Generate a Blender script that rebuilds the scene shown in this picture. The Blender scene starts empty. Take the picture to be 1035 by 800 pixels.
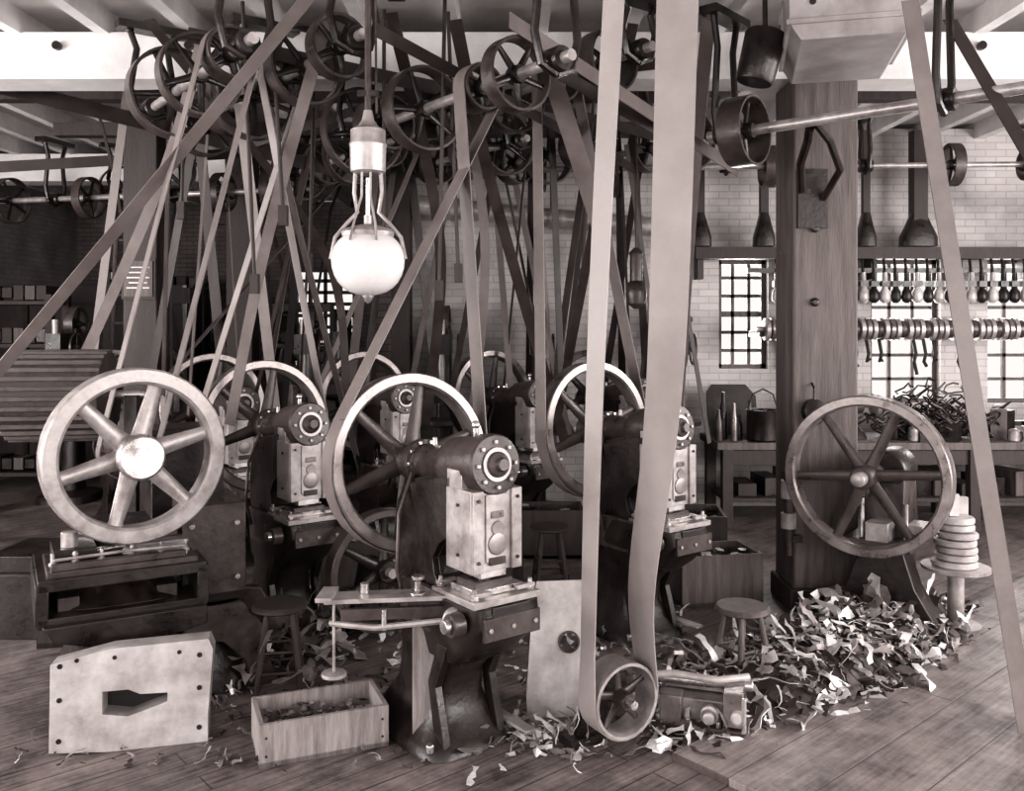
import bpy, bmesh, math, random
from mathutils import Vector, Matrix
random.seed(7)
S=bpy.context.scene
S.view_settings.view_transform='Standard'
try: S.view_settings.look='Medium High Contrast'
except Exception as e: print('look',e)
F=900.0; H=1.95; HY=328.0; DZ=.15
def at(px,py,d): return Vector(((px-517.5)*d/F, d, H-(py-HY)*d/F))
def T(a):
    a=max(0.0,min(1.0,a)); return (a,a**1.09,a**1.11,1)
# ------------------------------------------------------------ materials
MC={}
def mat(name,a,rough=.5,metal=0.0,scale=5,var=.35,bump=.15,st=(1,1,1),spec=.5):
    if name in MC: return MC[name]
    m=bpy.data.materials.new(name); m.use_nodes=True; nt=m.node_tree; N=nt.nodes; L=nt.links
    bs=N['Principled BSDF']; tc=N.new('ShaderNodeTexCoord'); mp=N.new('ShaderNodeMapping')
    mp.inputs['Scale'].default_value=st; L.new(tc.outputs['Object'],mp.inputs[0])
    n=N.new('ShaderNodeTexNoise'); n.inputs['Scale'].default_value=scale; n.inputs['Detail'].default_value=6; n.inputs['Roughness'].default_value=.65
    L.new(mp.outputs[0],n.inputs['Vector'])
    r=N.new('ShaderNodeValToRGB'); r.color_ramp.elements[0].position=.32; r.color_ramp.elements[1].position=.68
    r.color_ramp.elements[0].color=T(a*(1-var)); r.color_ramp.elements[1].color=T(a*(1+var))
    L.new(n.outputs['Fac'],r.inputs[0]); L.new(r.outputs[0],bs.inputs['Base Color'])
    bs.inputs['Metallic'].default_value=metal; bs.inputs['Specular IOR Level'].default_value=spec
    mr=N.new('ShaderNodeMapRange'); mr.inputs[1].default_value=.3; mr.inputs[2].default_value=.7; mr.inputs[3].default_value=max(.05,rough-.1); mr.inputs[4].default_value=min(1,rough+.15)
    L.new(n.outputs['Fac'],mr.inputs[0]); L.new(mr.outputs[0],bs.inputs['Roughness'])
    if bump>0:
        n2=N.new('ShaderNodeTexNoise'); n2.inputs['Scale'].default_value=scale*6; n2.inputs['Detail'].default_value=4
        L.new(mp.outputs[0],n2.inputs['Vector'])
        b=N.new('ShaderNodeBump'); b.inputs['Strength'].default_value=bump; b.inputs['Distance'].default_value=.01
        L.new(n2.outputs['Fac'],b.inputs['Height']); L.new(b.outputs[0],bs.inputs['Normal'])
    MC[name]=m; return m
iron=mat('cast_iron_dark',.018,.33,0,6,.6,.25,spec=.5)
ironm=mat('cast_iron_mid',.06,.33,.15,6,.5,.2)
steel=mat('polished_steel',.58,.27,.9,9,.3,.05)
steelw=mat('machined_steel',.38,.36,.45,9,.35,.1)
rimm=mat('worn_rim_steel',.24,.3,.6,7,.4,.05)
wood=mat('bare_wood',.24,.7,0,4,.4,.3,(8,1,1))
woodd=mat('dark_wood',.04,.6,0,4,.45,.3,(6,6,1))
woodp=mat('pillar_wood',.11,.6,0,3,.45,.3,(7,7,.6))
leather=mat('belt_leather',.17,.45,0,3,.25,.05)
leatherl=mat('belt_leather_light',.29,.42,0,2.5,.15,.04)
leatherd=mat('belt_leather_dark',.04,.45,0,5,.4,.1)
white=mat('whitewash',.74,.8,0,3,.14,.2)
dingy=mat('dingy_white',.42,.5,.3,3,.3,.1)  # dingy white tone for the beam end box
glass=mat('frosted_glass',.70,.2,0,3,.05,0)
scr1=mat('scrap_bright',.72,.35,.3,12,.3,0)
scr2=mat('scrap_mid',.26,.4,.3,12,.4,0)
scr3=mat('scrap_dark',.045,.5,.1,12,.4,0)
platef=mat('sheet_plate',.46,.42,.25,5,.35,.05)
blackm=mat('black_paint_and_hole_shade',.010,.35,0,5,.4,.1)  # black fittings; also the painted shade in the bolster plate's holes
# ------------------------------------------------------------ mesh builder
def frame(C,ax):
    z=Vector(ax).normalized(); up=Vector((0,0,1)) if abs(z.z)<.95 else Vector((0,1,0))
    x=up.cross(z).normalized(); y=z.cross(x)
    M=Matrix((x,y,z)).transposed().to_4x4(); M.translation=Vector(C); return M
class B:
    def __init__(s,name): s.bm=bmesh.new(); s.name=name; s.m=[]; s.M=Matrix()
    def mi(s,m):
        if m not in s.m: s.m.append(m)
        return s.m.index(m)
    def face(s,vs,i):
        try:
            f=s.bm.faces.new(vs); f.material_index=i
        except ValueError: pass
    def rings(s,R,m,cap=True,loop=False,M=None):
        MM=s.M@M if M else s.M; i=s.mi(m)
        V=[[s.bm.verts.new(MM@Vector(p)) for p in r] for r in R]; n=len(V[0]); k=len(V)
        for a in range(k if loop else k-1):
            A=V[a]; C=V[(a+1)%k]
            for j in range(n): s.face((A[j],A[(j+1)%n],C[(j+1)%n],C[j]),i)
        if cap and not loop: s.face(V[0][::-1],i); s.face(V[-1],i)
    def box(s,c,d,m,rz=0,M=None,rx=0,ry=0):
        MM=Matrix.Translation(Vector(c))@Matrix.Rotation(rz,4,'Z')@Matrix.Rotation(ry,4,'Y')@Matrix.Rotation(rx,4,'X')
        if M: MM=M@MM
        x,y,z=[v/2 for v in d]
        s.rings([[(-x,-y,q),(x,-y,q),(x,y,q),(-x,y,q)] for q in (-z,z)],m,M=MM)
    def lathe(s,C,ax,prof,m,seg=24,loop=False,cap=True):
        M=frame(C,ax)
        s.rings([[(r*math.cos(2*math.pi*j/seg),r*math.sin(2*math.pi*j/seg),z) for j in range(seg)] for r,z in prof],m,cap=cap,loop=loop,M=M)
    def cyl(s,p,q,r,m,r2=None,seg=14):
        p=Vector(p);q=Vector(q)
        if r2 is None: r2=r
        s.lathe(p,q-p,[(r,0),(r2,(q-p).length)],m,seg)
    def ball(s,C,r,m,sx=1,sz=1,seg=16,n=10):
        s.lathe(C,(0,0,1),[(max(.001,r*sx*math.sin(math.pi*i/n)),-r*sz*math.cos(math.pi*i/n)) for i in range(n+1)],m,seg)
    def tube(s,pts,r,m,seg=8,rr=None):
        pts=[Vector(p) for p in pts]; R=[]; up=None
        for i,p in enumerate(pts):
            t=(pts[min(i+1,len(pts)-1)]-pts[max(i-1,0)]).normalized()
            if up is None: up=Vector((0,0,1)) if abs(t.z)<.9 else Vector((1,0,0))
            x=(up-t*up.dot(t)).normalized(); up=x; y=t.cross(x); q=rr[i] if rr else r
            R.append([p+x*q*math.cos(2*math.pi*j/seg)+y*q*math.sin(2*math.pi*j/seg) for j in range(seg)])
        s.rings(R,m)
    def prism(s,poly,x0,x1,m,M=None,plane='yz'):
        f={'yz':lambda x,p:(x,p[0],p[1]),'xz':lambda x,p:(p[0],x,p[1]),'xy':lambda x,p:(p[0],p[1],x)}[plane]
        s.rings([[f(x,p) for p in poly] for x in (x0,x1)],m,M=M)
    def rrloft(s,sec,m,e=4.0,seg=28,M=None):
        R=[]
        for z,xh,y0,y1 in sec:
            yc=(y0+y1)/2; yh=abs(y1-y0)/2; r=[]
            for j in range(seg):
                t=2*math.pi*j/seg; c=math.cos(t); q=math.sin(t)
                r.append((xh*math.copysign(abs(c)**(2/e),c),yc+yh*math.copysign(abs(q)**(2/e),q),z))
            R.append(r)
        s.rings(R,m,M=M)
    def strap(s,pts,w,wd,m,t=.006):
        pts=[Vector(p) for p in pts]; n=len(pts); R=[]
        for i,p in enumerate(pts):
            tt=(pts[min(i+1,n-1)]-pts[max(i-1,0)]).normalized()
            d=Vector(wd[i] if isinstance(wd,list) else wd); d=(d-tt*d.dot(tt)).normalized(); nn=tt.cross(d)
            ww=w[i] if isinstance(w,list) else w
            R.append([p+d*ww/2+nn*t/2,p-d*ww/2+nn*t/2,p-d*ww/2-nn*t/2,p+d*ww/2-nn*t/2])
        s.rings(R,m)
    def wheel(s,C,ax,R,w,t,n,hr,hl,mr,ms,rot=0,w0=.035,w1=.022,flat=.6,seg=56):
        h=w/2; b=t*.2
        s.lathe(C,ax,[(R-t,-h*.8),(R-t*.8,-h),(R-b*.5,-h),(R,-h+b*.5),(R,h-b*.5),(R-b*.5,h),(R-t*.8,h),(R-t,h*.8)],mr,seg,loop=True)
        s.lathe(C,ax,[(hr*.9,-hl/2),(hr,-hl/2+.01),(hr,hl/2-.01),(hr*.9,hl/2)],ms,24)
        M=frame(C,ax)
        for k in range(n):
            a=rot+2*math.pi*k/n; MM=M@Matrix.Rotation(a,4,'Z'); RR=[]
            for u,ww in ((hr*.6,w0*1.25),(hr*1.15,w0),((R-t+hr)/2,(w0+w1)/2),(R-t*1.2,w1),(R-t*.6,w1*1.5)):
                RR.append([(u,ww*math.cos(2*math.pi*j/12),ww*flat*math.sin(2*math.pi*j/12)) for j in range(12)])
            s.rings(RR,ms,M=MM)
    def done(s,origin=None,bevel=0,rz=0,loc=None,ang=35,low=None):
        bmesh.ops.recalc_face_normals(s.bm,faces=s.bm.faces[:])
        if low=='sq':      # shorten the pedestal only
            for v in s.bm.verts: v.co.z = v.co.z-DZ if v.co.z>.6 else v.co.z*(.6-DZ)/.6
        if low=='dn':
            for v in s.bm.verts: v.co.z-=DZ
        if loc is None:
            vs=[v.co for v in s.bm.verts]
            if origin is None:
                lo=[min(v[i] for v in vs) for i in range(3)]; hi=[max(v[i] for v in vs) for i in range(3)]
                origin=Vector(((lo[0]+hi[0])/2,(lo[1]+hi[1])/2,lo[2]))
            bmesh.ops.translate(s.bm,verts=s.bm.verts[:],vec=-Vector(origin)); loc=origin
        me=bpy.data.meshes.new(s.name); s.bm.to_mesh(me); s.bm.free()
        for m in s.m: me.materials.append(m)
        for p in me.polygons: p.use_smooth=True
        me.set_sharp_from_angle(angle=math.radians(ang))
        o=bpy.data.objects.new(s.name,me); S.collection.objects.link(o); o.location=loc; o.rotation_euler=(0,0,rz)
        if bevel:
            md=o.modifiers.new('bevel','BEVEL'); md.width=bevel; md.segments=2; md.limit_method='ANGLE'; md.angle_limit=math.radians(50)
        return o
def clone(o,loc,rz=None,name=None):
    c=o.copy(); c.name=name or o.name.split('.')[0]; c.location=loc
    if rz is not None: c.rotation_euler=(0,0,rz)
    S.collection.objects.link(c); return c
AX=Vector((.6,-.8,0)); UX=Vector((.8,.6,0)); TH=math.radians(36.87)
# ------------------------------------------------------------ room shell
CE=4.05
def boards(name,c1,c2,mo,lo,hi,rot,row,rough):
    m=bpy.data.materials.new(name); m.use_nodes=True; nt=m.node_tree; N=nt.nodes; L=nt.links; bs=N['Principled BSDF']
    tc=N.new('ShaderNodeTexCoord'); mp=N.new('ShaderNodeMapping'); mp.inputs['Rotation'].default_value=(0,0,rot)
    L.new(tc.outputs['Object'],mp.inputs[0])
    br=N.new('ShaderNodeTexBrick'); br.inputs['Scale'].default_value=1; br.inputs['Brick Width'].default_value=3; br.inputs['Row Height'].default_value=row
    br.inputs['Mortar Size'].default_value=.004; br.inputs['Color1'].default_value=T(c1); br.inputs['Color2'].default_value=T(c2); br.inputs['Mortar'].default_value=T(mo)
    L.new(mp.outputs[0],br.inputs['Vector'])
    n=N.new('ShaderNodeTexNoise'); n.inputs['Scale'].default_value=3.0; n.inputs['Detail'].default_value=9; n.inputs['Roughness'].default_value=.75
    L.new(mp.outputs[0],n.inputs['Vector'])
    mp2=N.new('ShaderNodeMapping'); mp2.inputs['Scale'].default_value=(1.5,26,1); L.new(mp.outputs[0],mp2.inputs[0])
    g=N.new('ShaderNodeTexNoise'); g.inputs['Scale'].default_value=2; g.inputs['Detail'].default_value=5; L.new(mp2.outputs[0],g.inputs['Vector'])
    ma=N.new('ShaderNodeMath'); ma.operation='MULTIPLY_ADD'; ma.inputs[1].default_value=.3; L.new(g.outputs['Fac'],ma.inputs[0])
    mb=N.new('ShaderNodeMath'); mb.operation='MULTIPLY'; mb.inputs[1].default_value=.7; L.new(n.outputs['Fac'],mb.inputs[0]); L.new(mb.outputs[0],ma.inputs[2])
    r=N.new('ShaderNodeValToRGB'); r.color_ramp.elements[0].position=.38; r.color_ramp.elements[1].position=.62
    r.color_ramp.elements[0].color=(lo,lo,lo,1); r.color_ramp.elements[1].color=(hi,hi,hi,1); L.new(ma.outputs[0],r.inputs[0])
    mx=N.new('ShaderNodeMix'); mx.data_type='RGBA'; mx.blend_type='MULTIPLY'; mx.inputs[0].default_value=1
    L.new(br.outputs['Color'],mx.inputs[6]); L.new(r.outputs[0],mx.inputs[7]); L.new(mx.outputs[2],bs.inputs['Base Color'])
    bs.inputs['Roughness'].default_value=rough
    b=N.new('ShaderNodeBump'); b.inputs['Strength'].default_value=.3; b.inputs['Distance'].default_value=.01
    L.new(ma.outputs[0],b.inputs['Height']); L.new(b.outputs[0],bs.inputs['Normal']); return m
def brickmat(name,c1,c2,mo):
    m=bpy.data.materials.new(name); m.use_nodes=True; nt=m.node_tree; N=nt.nodes; L=nt.links; bs=N['Principled BSDF']
    tc=N.new('ShaderNodeTexCoord'); sp=N.new('ShaderNodeSeparateXYZ'); cb=N.new('ShaderNodeCombineXYZ'); L.new(tc.outputs['Object'],sp.inputs[0])
    ad=N.new('ShaderNodeMath'); L.new(sp.outputs[0],ad.inputs[0]); L.new(sp.outputs[1],ad.inputs[1])
    L.new(ad.outputs[0],cb.inputs[0]); L.new(sp.outputs[2],cb.inputs[1])
    br=N.new('ShaderNodeTexBrick'); br.inputs['Scale'].default_value=1; br.inputs['Brick Width'].default_value=.22; br.inputs['Row Height'].default_value=.075
    br.inputs['Mortar Size'].default_value=.006; br.inputs['Color1'].default_value=T(c1); br.inputs['Color2'].default_value=T(c2); br.inputs['Mortar'].default_value=T(mo)
    L.new(cb.outputs[0],br.inputs['Vector'])
    n=N.new('ShaderNodeTexNoise'); n.inputs['Scale'].default_value=1.3; n.inputs['Detail'].default_value=7; L.new(tc.outputs['Object'],n.inputs['Vector'])
    r=N.new('ShaderNodeValToRGB'); r.color_ramp.elements[0].position=.3; r.color_ramp.elements[1].position=.62; r.color_ramp.elements[0].color=(.5,.5,.5,1); r.color_ramp.elements[1].color=(1.05,1.05,1.05,1); L.new(n.outputs['Fac'],r.inputs[0])
    mx=N.new('ShaderNodeMix'); mx.data_type='RGBA'; mx.blend_type='MULTIPLY'; mx.inputs[0].default_value=1
    L.new(br.outputs['Color'],mx.inputs[6]); L.new(r.outputs[0],mx.inputs[7]); L.new(mx.outputs[2],bs.inputs['Base Color']); bs.inputs['Roughness'].default_value=.8
    b=N.new('ShaderNodeBump'); b.inputs['Strength'].default_value=.5; b.inputs['Distance'].default_value=.01
    L.new(br.outputs['Fac'],b.inputs['Height']); b.invert=True; L.new(b.outputs[0],bs.inputs['Normal']); return m
fm=boards('floor_boards',.13,.15,.04,.3,1.8,math.radians(-41),.14,.45)
bk=brickmat('white_painted_brick',.58,.50,.42); bkd=brickmat('dark_brick',.20,.15,.09)  # second brick is a darker tone for the recess and far walls
b=B('floor'); b.box((0,6,-.05),(16,21,.1),fm); b.done(origin=(0,0,0))
b=B('ceiling'); b.box((0,6,CE+.1),(16,21,.1),white)
for i in range(27): b.box((-7.6+i*.6,6,CE-.02),(.09,21,.18),white)
b.done(origin=(0,0,CE))
for i,y in enumerate((1.2,6.25,10.6)):
    b=B('trim_%d'%(i+1)); b.box((0,y,CE-.26),(15.0,.32,.32),white)
    for x in (-4.2,-3.1,-2.2,3.2,4.4): b.cyl((x,y-.17,CE-.2),(x,y-.20,CE-.2),.03,iron)
    b.done()
def wall(name,x0,x1,z0,z1,y,th,ops,m,alongy=False):
    xs=sorted({x0,x1,*[o[0] for o in ops],*[o[1] for o in ops]}); zs=sorted({z0,z1,*[o[2] for o in ops],*[o[3] for o in ops]})
    w=B(name)
    for i in range(len(xs)-1):
        for j in range(len(zs)-1):
            cx=(xs[i]+xs[i+1])/2; cz=(zs[j]+zs[j+1])/2
            if any(o[0]<cx<o[1] and o[2]<cz<o[3] for o in ops): continue
            if alongy: w.box((y,cx,cz),(th,xs[i+1]-xs[i],zs[j+1]-zs[j]),m)
            else: w.box((cx,y,cz),(xs[i+1]-xs[i],th,zs[j+1]-zs[j]),m)
    w.done(origin=(0,0,0))
wn=[0]
def window(x0,x1,z0,z1,y,nx,nz,alongy=False,m=None,bar=.022):
    wn[0]+=1; w=B('window_%d'%wn[0]); m=m or white; f=.05
    def bx(cx,cz,sx,sz,t):
        if alongy: w.box((y,cx,cz),(t,sx,sz),m)
        else: w.box((cx,y,cz),(sx,t,sz),m)
    bx((x0+x1)/2,z0+f/2,x1-x0,f,.1); bx((x0+x1)/2,z1-f/2,x1-x0,f,.1); bx(x0+f/2,(z0+z1)/2,f,z1-z0,.1); bx(x1-f/2,(z0+z1)/2,f,z1-z0,.1)
    for i in range(1,nx): bx(x0+(x1-x0)*i/nx,(z0+z1)/2,bar,z1-z0,.04)
    for j in range(1,nz): bx((x0+x1)/2,z0+(z1-z0)*j/nz,x1-x0,.06 if j==nz//2 else bar,.04)
    w.done()
BW=9.7
bops=[(2.22,2.75,1.47,2.65),(3.85,4.6,1.1,2.65),(5.1,5.85,1.1,2.65)]
wall('wall_back',-1.2,7.5,0,CE,BW,.3,bops,bk)
for o in bops: window(o[0],o[1],o[2],o[3],BW,3,6,m=woodp,bar=.035)
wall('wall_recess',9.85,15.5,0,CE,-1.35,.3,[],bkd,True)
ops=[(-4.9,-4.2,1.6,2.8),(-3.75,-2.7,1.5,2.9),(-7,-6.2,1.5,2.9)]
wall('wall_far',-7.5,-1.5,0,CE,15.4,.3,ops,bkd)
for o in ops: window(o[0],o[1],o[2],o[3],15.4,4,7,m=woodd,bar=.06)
lops=[(-3.3+i*2.6,-1.7+i*2.6,.9,3.3) for i in range(4)]
wall('wall_left',-4.4,15.5,0,CE,-7.6,.3,lops,bk,True)
for o in lops: window(o[0],o[1],o[2],o[3],-7.6,3,6,True)
wall('wall_right',-4.4,9.85,0,CE,7.6,.3,lops,bk,True)
for o in lops: window(o[0],o[1],o[2],o[3],7.6,3,6,True)
fops=[(-6.2,-4.2,.9,3.4),(-1.2,1.2,.9,3.4),(4.2,6.2,.9,3.4)]
wall('wall_front',-7.5,7.5,0,CE,-4.5,.3,fops,bk)
for o in fops: window(o[0],o[1],o[2],o[3],-4.5,4,6)
# raised floor platform, right
E0=Vector((1.09,4.31,0)); ED=Vector((1.78,1.56,0)).normalized(); EN=Vector((ED.y,-ED.x,0))
plk=boards('platform_planks',.20,.23,.07,.4,1.6,-math.atan2(ED.y,ED.x),.30,.42)
b=B('floor_platform')
p=E0-ED*.5
for k in range(9):
    q=p+EN*(.30*k); L=4.5
    poly=[q,q+ED*L,q+ED*L+EN*.298,q+EN*.298]
    b.rings([[v+Vector((0,0,z)) for v in poly] for z in (.0,.035+.002*(k%2))],plk)
b.done(bevel=.003,origin=(p.x,p.y,0))
# ------------------------------------------------------------ pillars
PT=CE-.42
b=B('timber_pillar'); b.box((2.13,6.25,PT/2),(.44,.42,PT),woodp); b.box((2.13,6.25,.08),(.5,.48,.16),woodd)
for z in (2.6,2.1): b.cyl((2.05,6.04,z),(2.05,6.01,z),.03,iron)
b.done(bevel=.015)
b=B('timber_pillar'); b.box((-3.28,8,CE/2-.06),(.3,.3,CE-.12),woodd); b.done(bevel=.01)
b=B('timber_pillar'); b.box((-2.9,9.6,CE/2-.06),(.28,.28,CE-.12),woodd); b.done(bevel=.01)
b=B('timber_pillar'); b.box((-1.15,9.3,CE/2-.06),(.2,.2,CE-.12),woodd); b.done(bevel=.01)
b=B('notice_sign'); b.box((-3.28,7.83,2.35),(.3,.02,.36),woodd); b.box((-3.28,7.815,2.35),(.25,.01,.31),woodp)
for k in range(5): b.box((-3.28,7.808,2.45-.045*k),(.2-.04*(k%2),.004,.012),platef)
b.done()
# ------------------------------------------------------------ punch presses
def make_press():
    b=B('punch_press'); C=Vector((0,0,1.40)); ax=Vector((0,-.77,.08)).normalized()
    b.wheel(C,ax,.45,.11,.06,6,.085,.2,rimm,ironm,rot=.3,w0=.042,w1=.028,flat=.55)
    b.lathe(C,ax,[(.02,-.16),(.045,-.16),(.045,-.1),(.05,.08)],steel,20)
    b.lathe(C,ax,[(.09,.07),(.09,.12),(.115,.125),(.115,.165),(.088,.17),(.085,.20),(.088,.34),(.10,.40),(.122,.46),(.126,.5),(.126,.66),(.136,.67),(.136,.755),(.128,.765),(.06,.768),(.055,.79),(.03,.80),(.028,.825)],ironm,32)
    fr=frame(C,ax)
    for k in range(8):
        a=k*math.pi/4; b.box((.1*math.cos(a),.1*math.sin(a),.772),(.018,.018,.016),steelw,M=fr)
    b.lathe(fr@Vector((0,0,.765)),ax,[(.075,0),(.078,.012),(.07,.012)],steelw,24)
    for k in range(10):
        a=k*math.pi/5; b.box((.1*math.cos(a),.1*math.sin(a),.17),(.018,.018,.02),steel,M=fr)
    b.cyl((0,-.6,1.56),(0,-.6,1.64),.014,steel); b.ball((0,-.6,1.64),.02,steel)
    b.cyl((0,-.25,1.48),(0,-.25,1.55),.012,steel)
    prof=[(-.16,1.34),(-.40,1.40),(-.60,1.44),(-.60,1.16),(-.50,1.10),(-.44,1.02),(-.46,.94),(-.54,.885),(-.88,.885),(-.88,.76),(-.75,.68),(-.3,.66),(-.12,.78),(-.07,.92),(-.06,1.08),(-.09,1.24)]
    b.prism(prof,-.10,.10,iron)
    b.prism([(p[0]*.94-.02,p[1]*.94+.06) for p in prof],-.13,.13,iron)
    b.box((0,-.66,1.19),(.27,.2,.36),steelw)
    b.box((-.105,-.765,1.19),(.055,.02,.36),steelw); b.box((.105,-.765,1.19),(.055,.02,.36),steelw)
    b.box((0,-.762,1.2),(.12,.012,.3),steelw)
    for sx in (-1,1):
        b.box((sx*.105,-.62,1.40),(.05,.12,.10),steelw); b.cyl((sx*.105,-.62,1.44),(sx*.105,-.62,1.475),.018,steel,seg=6)
        for z in (1.06,1.33): b.cyl((sx*.105,-.775,z),(sx*.105,-.785,z),.009,ironm,seg=6)
        for z in (1.08,1.3): b.cyl((sx*.135,-.66,z),(sx*.145,-.66,z),.009,ironm,seg=6)
    b.lathe((0,-.768,1.13),(0,-1,0),[(.05,0),(.05,.006),(.03,.01)],rimm,20); b.box((0,-.77,1.055),(.09,.008,.035),ironm)
    b.lathe((0,-.768,1.2),(0,-1,0),[(.032,0),(.032,.006)],rimm,16); b.box((0,-.77,1.26),(.07,.008,.03),rimm)
    b.box((0,-.72,1.40),(.10,.08,.10),ironm)
    b.box((0,-.67,1.0),(.14,.14,.05),steel); b.cyl((0,-.67,.98),(0,-.67,.945),.035,steel)
    b.box((0,-.67,.95),(.2,.15,.03),ironm); b.box((0,-.69,.93),(.26,.2,.03),steel)
    b.box((0,-.68,.9),(.36,.34,.03),steelw)
    for sx in (-1,1):
        for y in (-.81,-.54):
            b.cyl((sx*.15,y,.9),(sx*.15,y,.965),.011,steel); b.cyl((sx*.15,y,.915),(sx*.15,y,.935),.02,steel,seg=6)
            b.box((sx*.12,y,.935),(.10,.03,.02),steelw)
    b.rrloft([(.885,.19,-.87,-.3),(.80,.195,-.88,-.25),(.74,.19,-.84,-.2),(.66,.17,-.76,-.16),(.58,.155,-.66,-.12)],iron,6)
    b.rrloft([(.74,.15,-.76,-.10),(.6,.14,-.62,-.10),(.45,.13,-.52,-.10),(.3,.14,-.50,-.08),(.16,.18,-.54,-.0),(.07,.23,-.60,.06),(.045,.25,-.62,.08),(0,.26,-.63,.09)],iron,5)
    for sx in (-1,1):
        b.prism([(-.6,.02),(-.58,.15),(-.52,.40),(-.62,.66),(-.54,.66),(-.46,.42),(-.50,.18),(-.54,.02)],sx*.15-.02,sx*.15+.02,iron)
        for y in (-.56,.02): b.cyl((sx*.22,y,.05),(sx*.22,y,.1),.02,steel,seg=6)
        b.prism([(-.2,.9),(-.62,.9),(-.62,.86),(-.5,.7),(-.25,.7)],sx*.17-.015,sx*.17+.015,ironm)
    b.box((0,-.875,.80),(.30,.02,.10),ironm)
    for x in (-.12,0,.12): b.cyl((x,-.885,.8),(x,-.895,.8),.012,steelw,seg=6)
    b.cyl((.22,-.4,.82),(.22,-.4,.12),.010,steelw); b.box((.22,-.55,.1),(.06,.36,.02),steelw)
    b.tube([(-.20,-.3,.8),(-.24,-.3,.95),(-.2,-.25,1.2),(-.1,-.2,1.38)],.010,ironm)
    b.cyl((-.26,-.78,.82),(-.20,-.78,.82),.05,ironm,seg=20); b.cyl((-.29,-.78,.82),(-.26,-.78,.82),.03,steel)
    return b.done(loc=(0,0,0),bevel=.004,rz=TH,low='sq')
pr=make_press(); pr.location=(-.526,4.55,0)
PW={'A':Vector((-.526,4.55,1.25))}
for k,x,y in (('B',-1.71,6.14),('C',.55,5.96),('D',-.2,8.5),('G',-2.56,7.6),('H',-1.35,8.1),('I',.75,8.7),('J',-3.9,8.7),('K',-3.0,11.4),('L',-4.7,11.6)):
    clone(pr,(x,y,0)); PW[k]=Vector((x,y,1.25))
# ------------------------------------------------------------ left stamping press
b=B('stamping_press'); C=at(137,460,4.6)+Vector((0,0,DZ))
b.wheel(C,AX,.45,.12,.085,6,.09,.18,steelw,steelw,rot=.25,w0=.05,w1=.036,flat=.6,seg=64)
b.lathe(C,AX,[(.11,.05),(.115,.07),(.115,.13),(.108,.14)],steel,32)
b.cyl(C-AX*.6,C,.06,ironm)
b.M=Matrix.Translation((C.x-.04,C.y+.3,0))@Matrix.Rotation(math.radians(30),4,'Z')
b.prism([(.14,1.5),(.5,1.5),(.62,1.3),(.62,.5),(.2,.5),(.14,.9)],.02,.42,iron)
b.box((.30,.1,.86),(.34,.56,.5),ironm)
for z in (.7,1.0):
    for x in (.18,.42): b.cyl((x,-.18,z),(x,-.2,z),.018,steelw,seg=6)
b.rrloft([(1.0,.3,-.1,.4),(.9,.36,-.15,.5),(.7,.36,-.15,.5)],iron,6)
b.box((-.18,-.14,.845),(.78,.62,.06),iron); b.box((-.18,.08,.75),(.78,.18,.2),iron); b.box((-.18,-.14,.665),(.78,.62,.05),iron)
for x in (-.55,.19): b.box((x,-.14,.755),(.06,.62,.2),iron)
b.rrloft([(.69,.3,-.4,.0),(.78,.2,-.3,.0),(.83,.2,-.3,.0)],iron,3,24,M=Matrix.Translation((-.18,0,0)))
for x in (-.43,0.03): b.box((x,-.25,.72),(.1,.2,.07),ironm)
b.box((-.18,-.20,.885),(.7,.44,.035),ironm)
b.prism([(-.55,.66),(.2,.66),(.2,.56),(.0,.5),(-.3,.5),(-.5,.58)],-.5,.2,iron,plane='xz')
b.box((-.40,-.2,.94),(.2,.26,.09),iron); b.box((.02,-.16,.93),(.26,.2,.06),steelw); b.box((.02,-.1,.985),(.18,.14,.05),ironm)
for x in (-.5,-.4,-.28,-.14,0,.12): b.cyl((x,-.35,.9),(x,-.35,.98),.010,steel); b.cyl((x,-.35,.915),(x,-.35,.935),.02,steelw,seg=6)
b.box((-.2,-.40,.92),(.62,.04,.035),ironm); b.box((-.25,-.28,.96),(.34,.03,.02),steel,rz=.25); b.box((-.12,-.22,.95),(.05,.3,.03),steelw,rz=-.3); b.box((-.3,-.1,1.0),(.03,.3,.02),steel,rz=.5)
b.tube([(-.5,-.42,.96),(-.2,-.43,.97),(.12,-.38,.95)],.008,steelw); b.cyl((-.42,-.25,.98),(-.42,-.25,1.06),.04,steelw,seg=18)
b.rrloft([(.62,.46,-.40,.5),(.5,.42,-.34,.45),(.3,.40,-.32,.45),(.12,.44,-.38,.5),(0,.48,-.42,.55)],iron,6)
b.prism([(.1,.62),(.40,.62),(.50,.45),(.54,.2),(.60,.0),(.46,.0),(.42,.2),(.3,.36),(.1,.4)],-.40,-.32,ironm,plane='xz')
b.prism([(.3,.62),(.6,.55),(.68,.35),(.74,.0),(.6,.0),(.5,.3)],.0,.08,ironm,plane='xz')
b.M=Matrix(); b.done(bevel=.006,low='sq')
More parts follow.
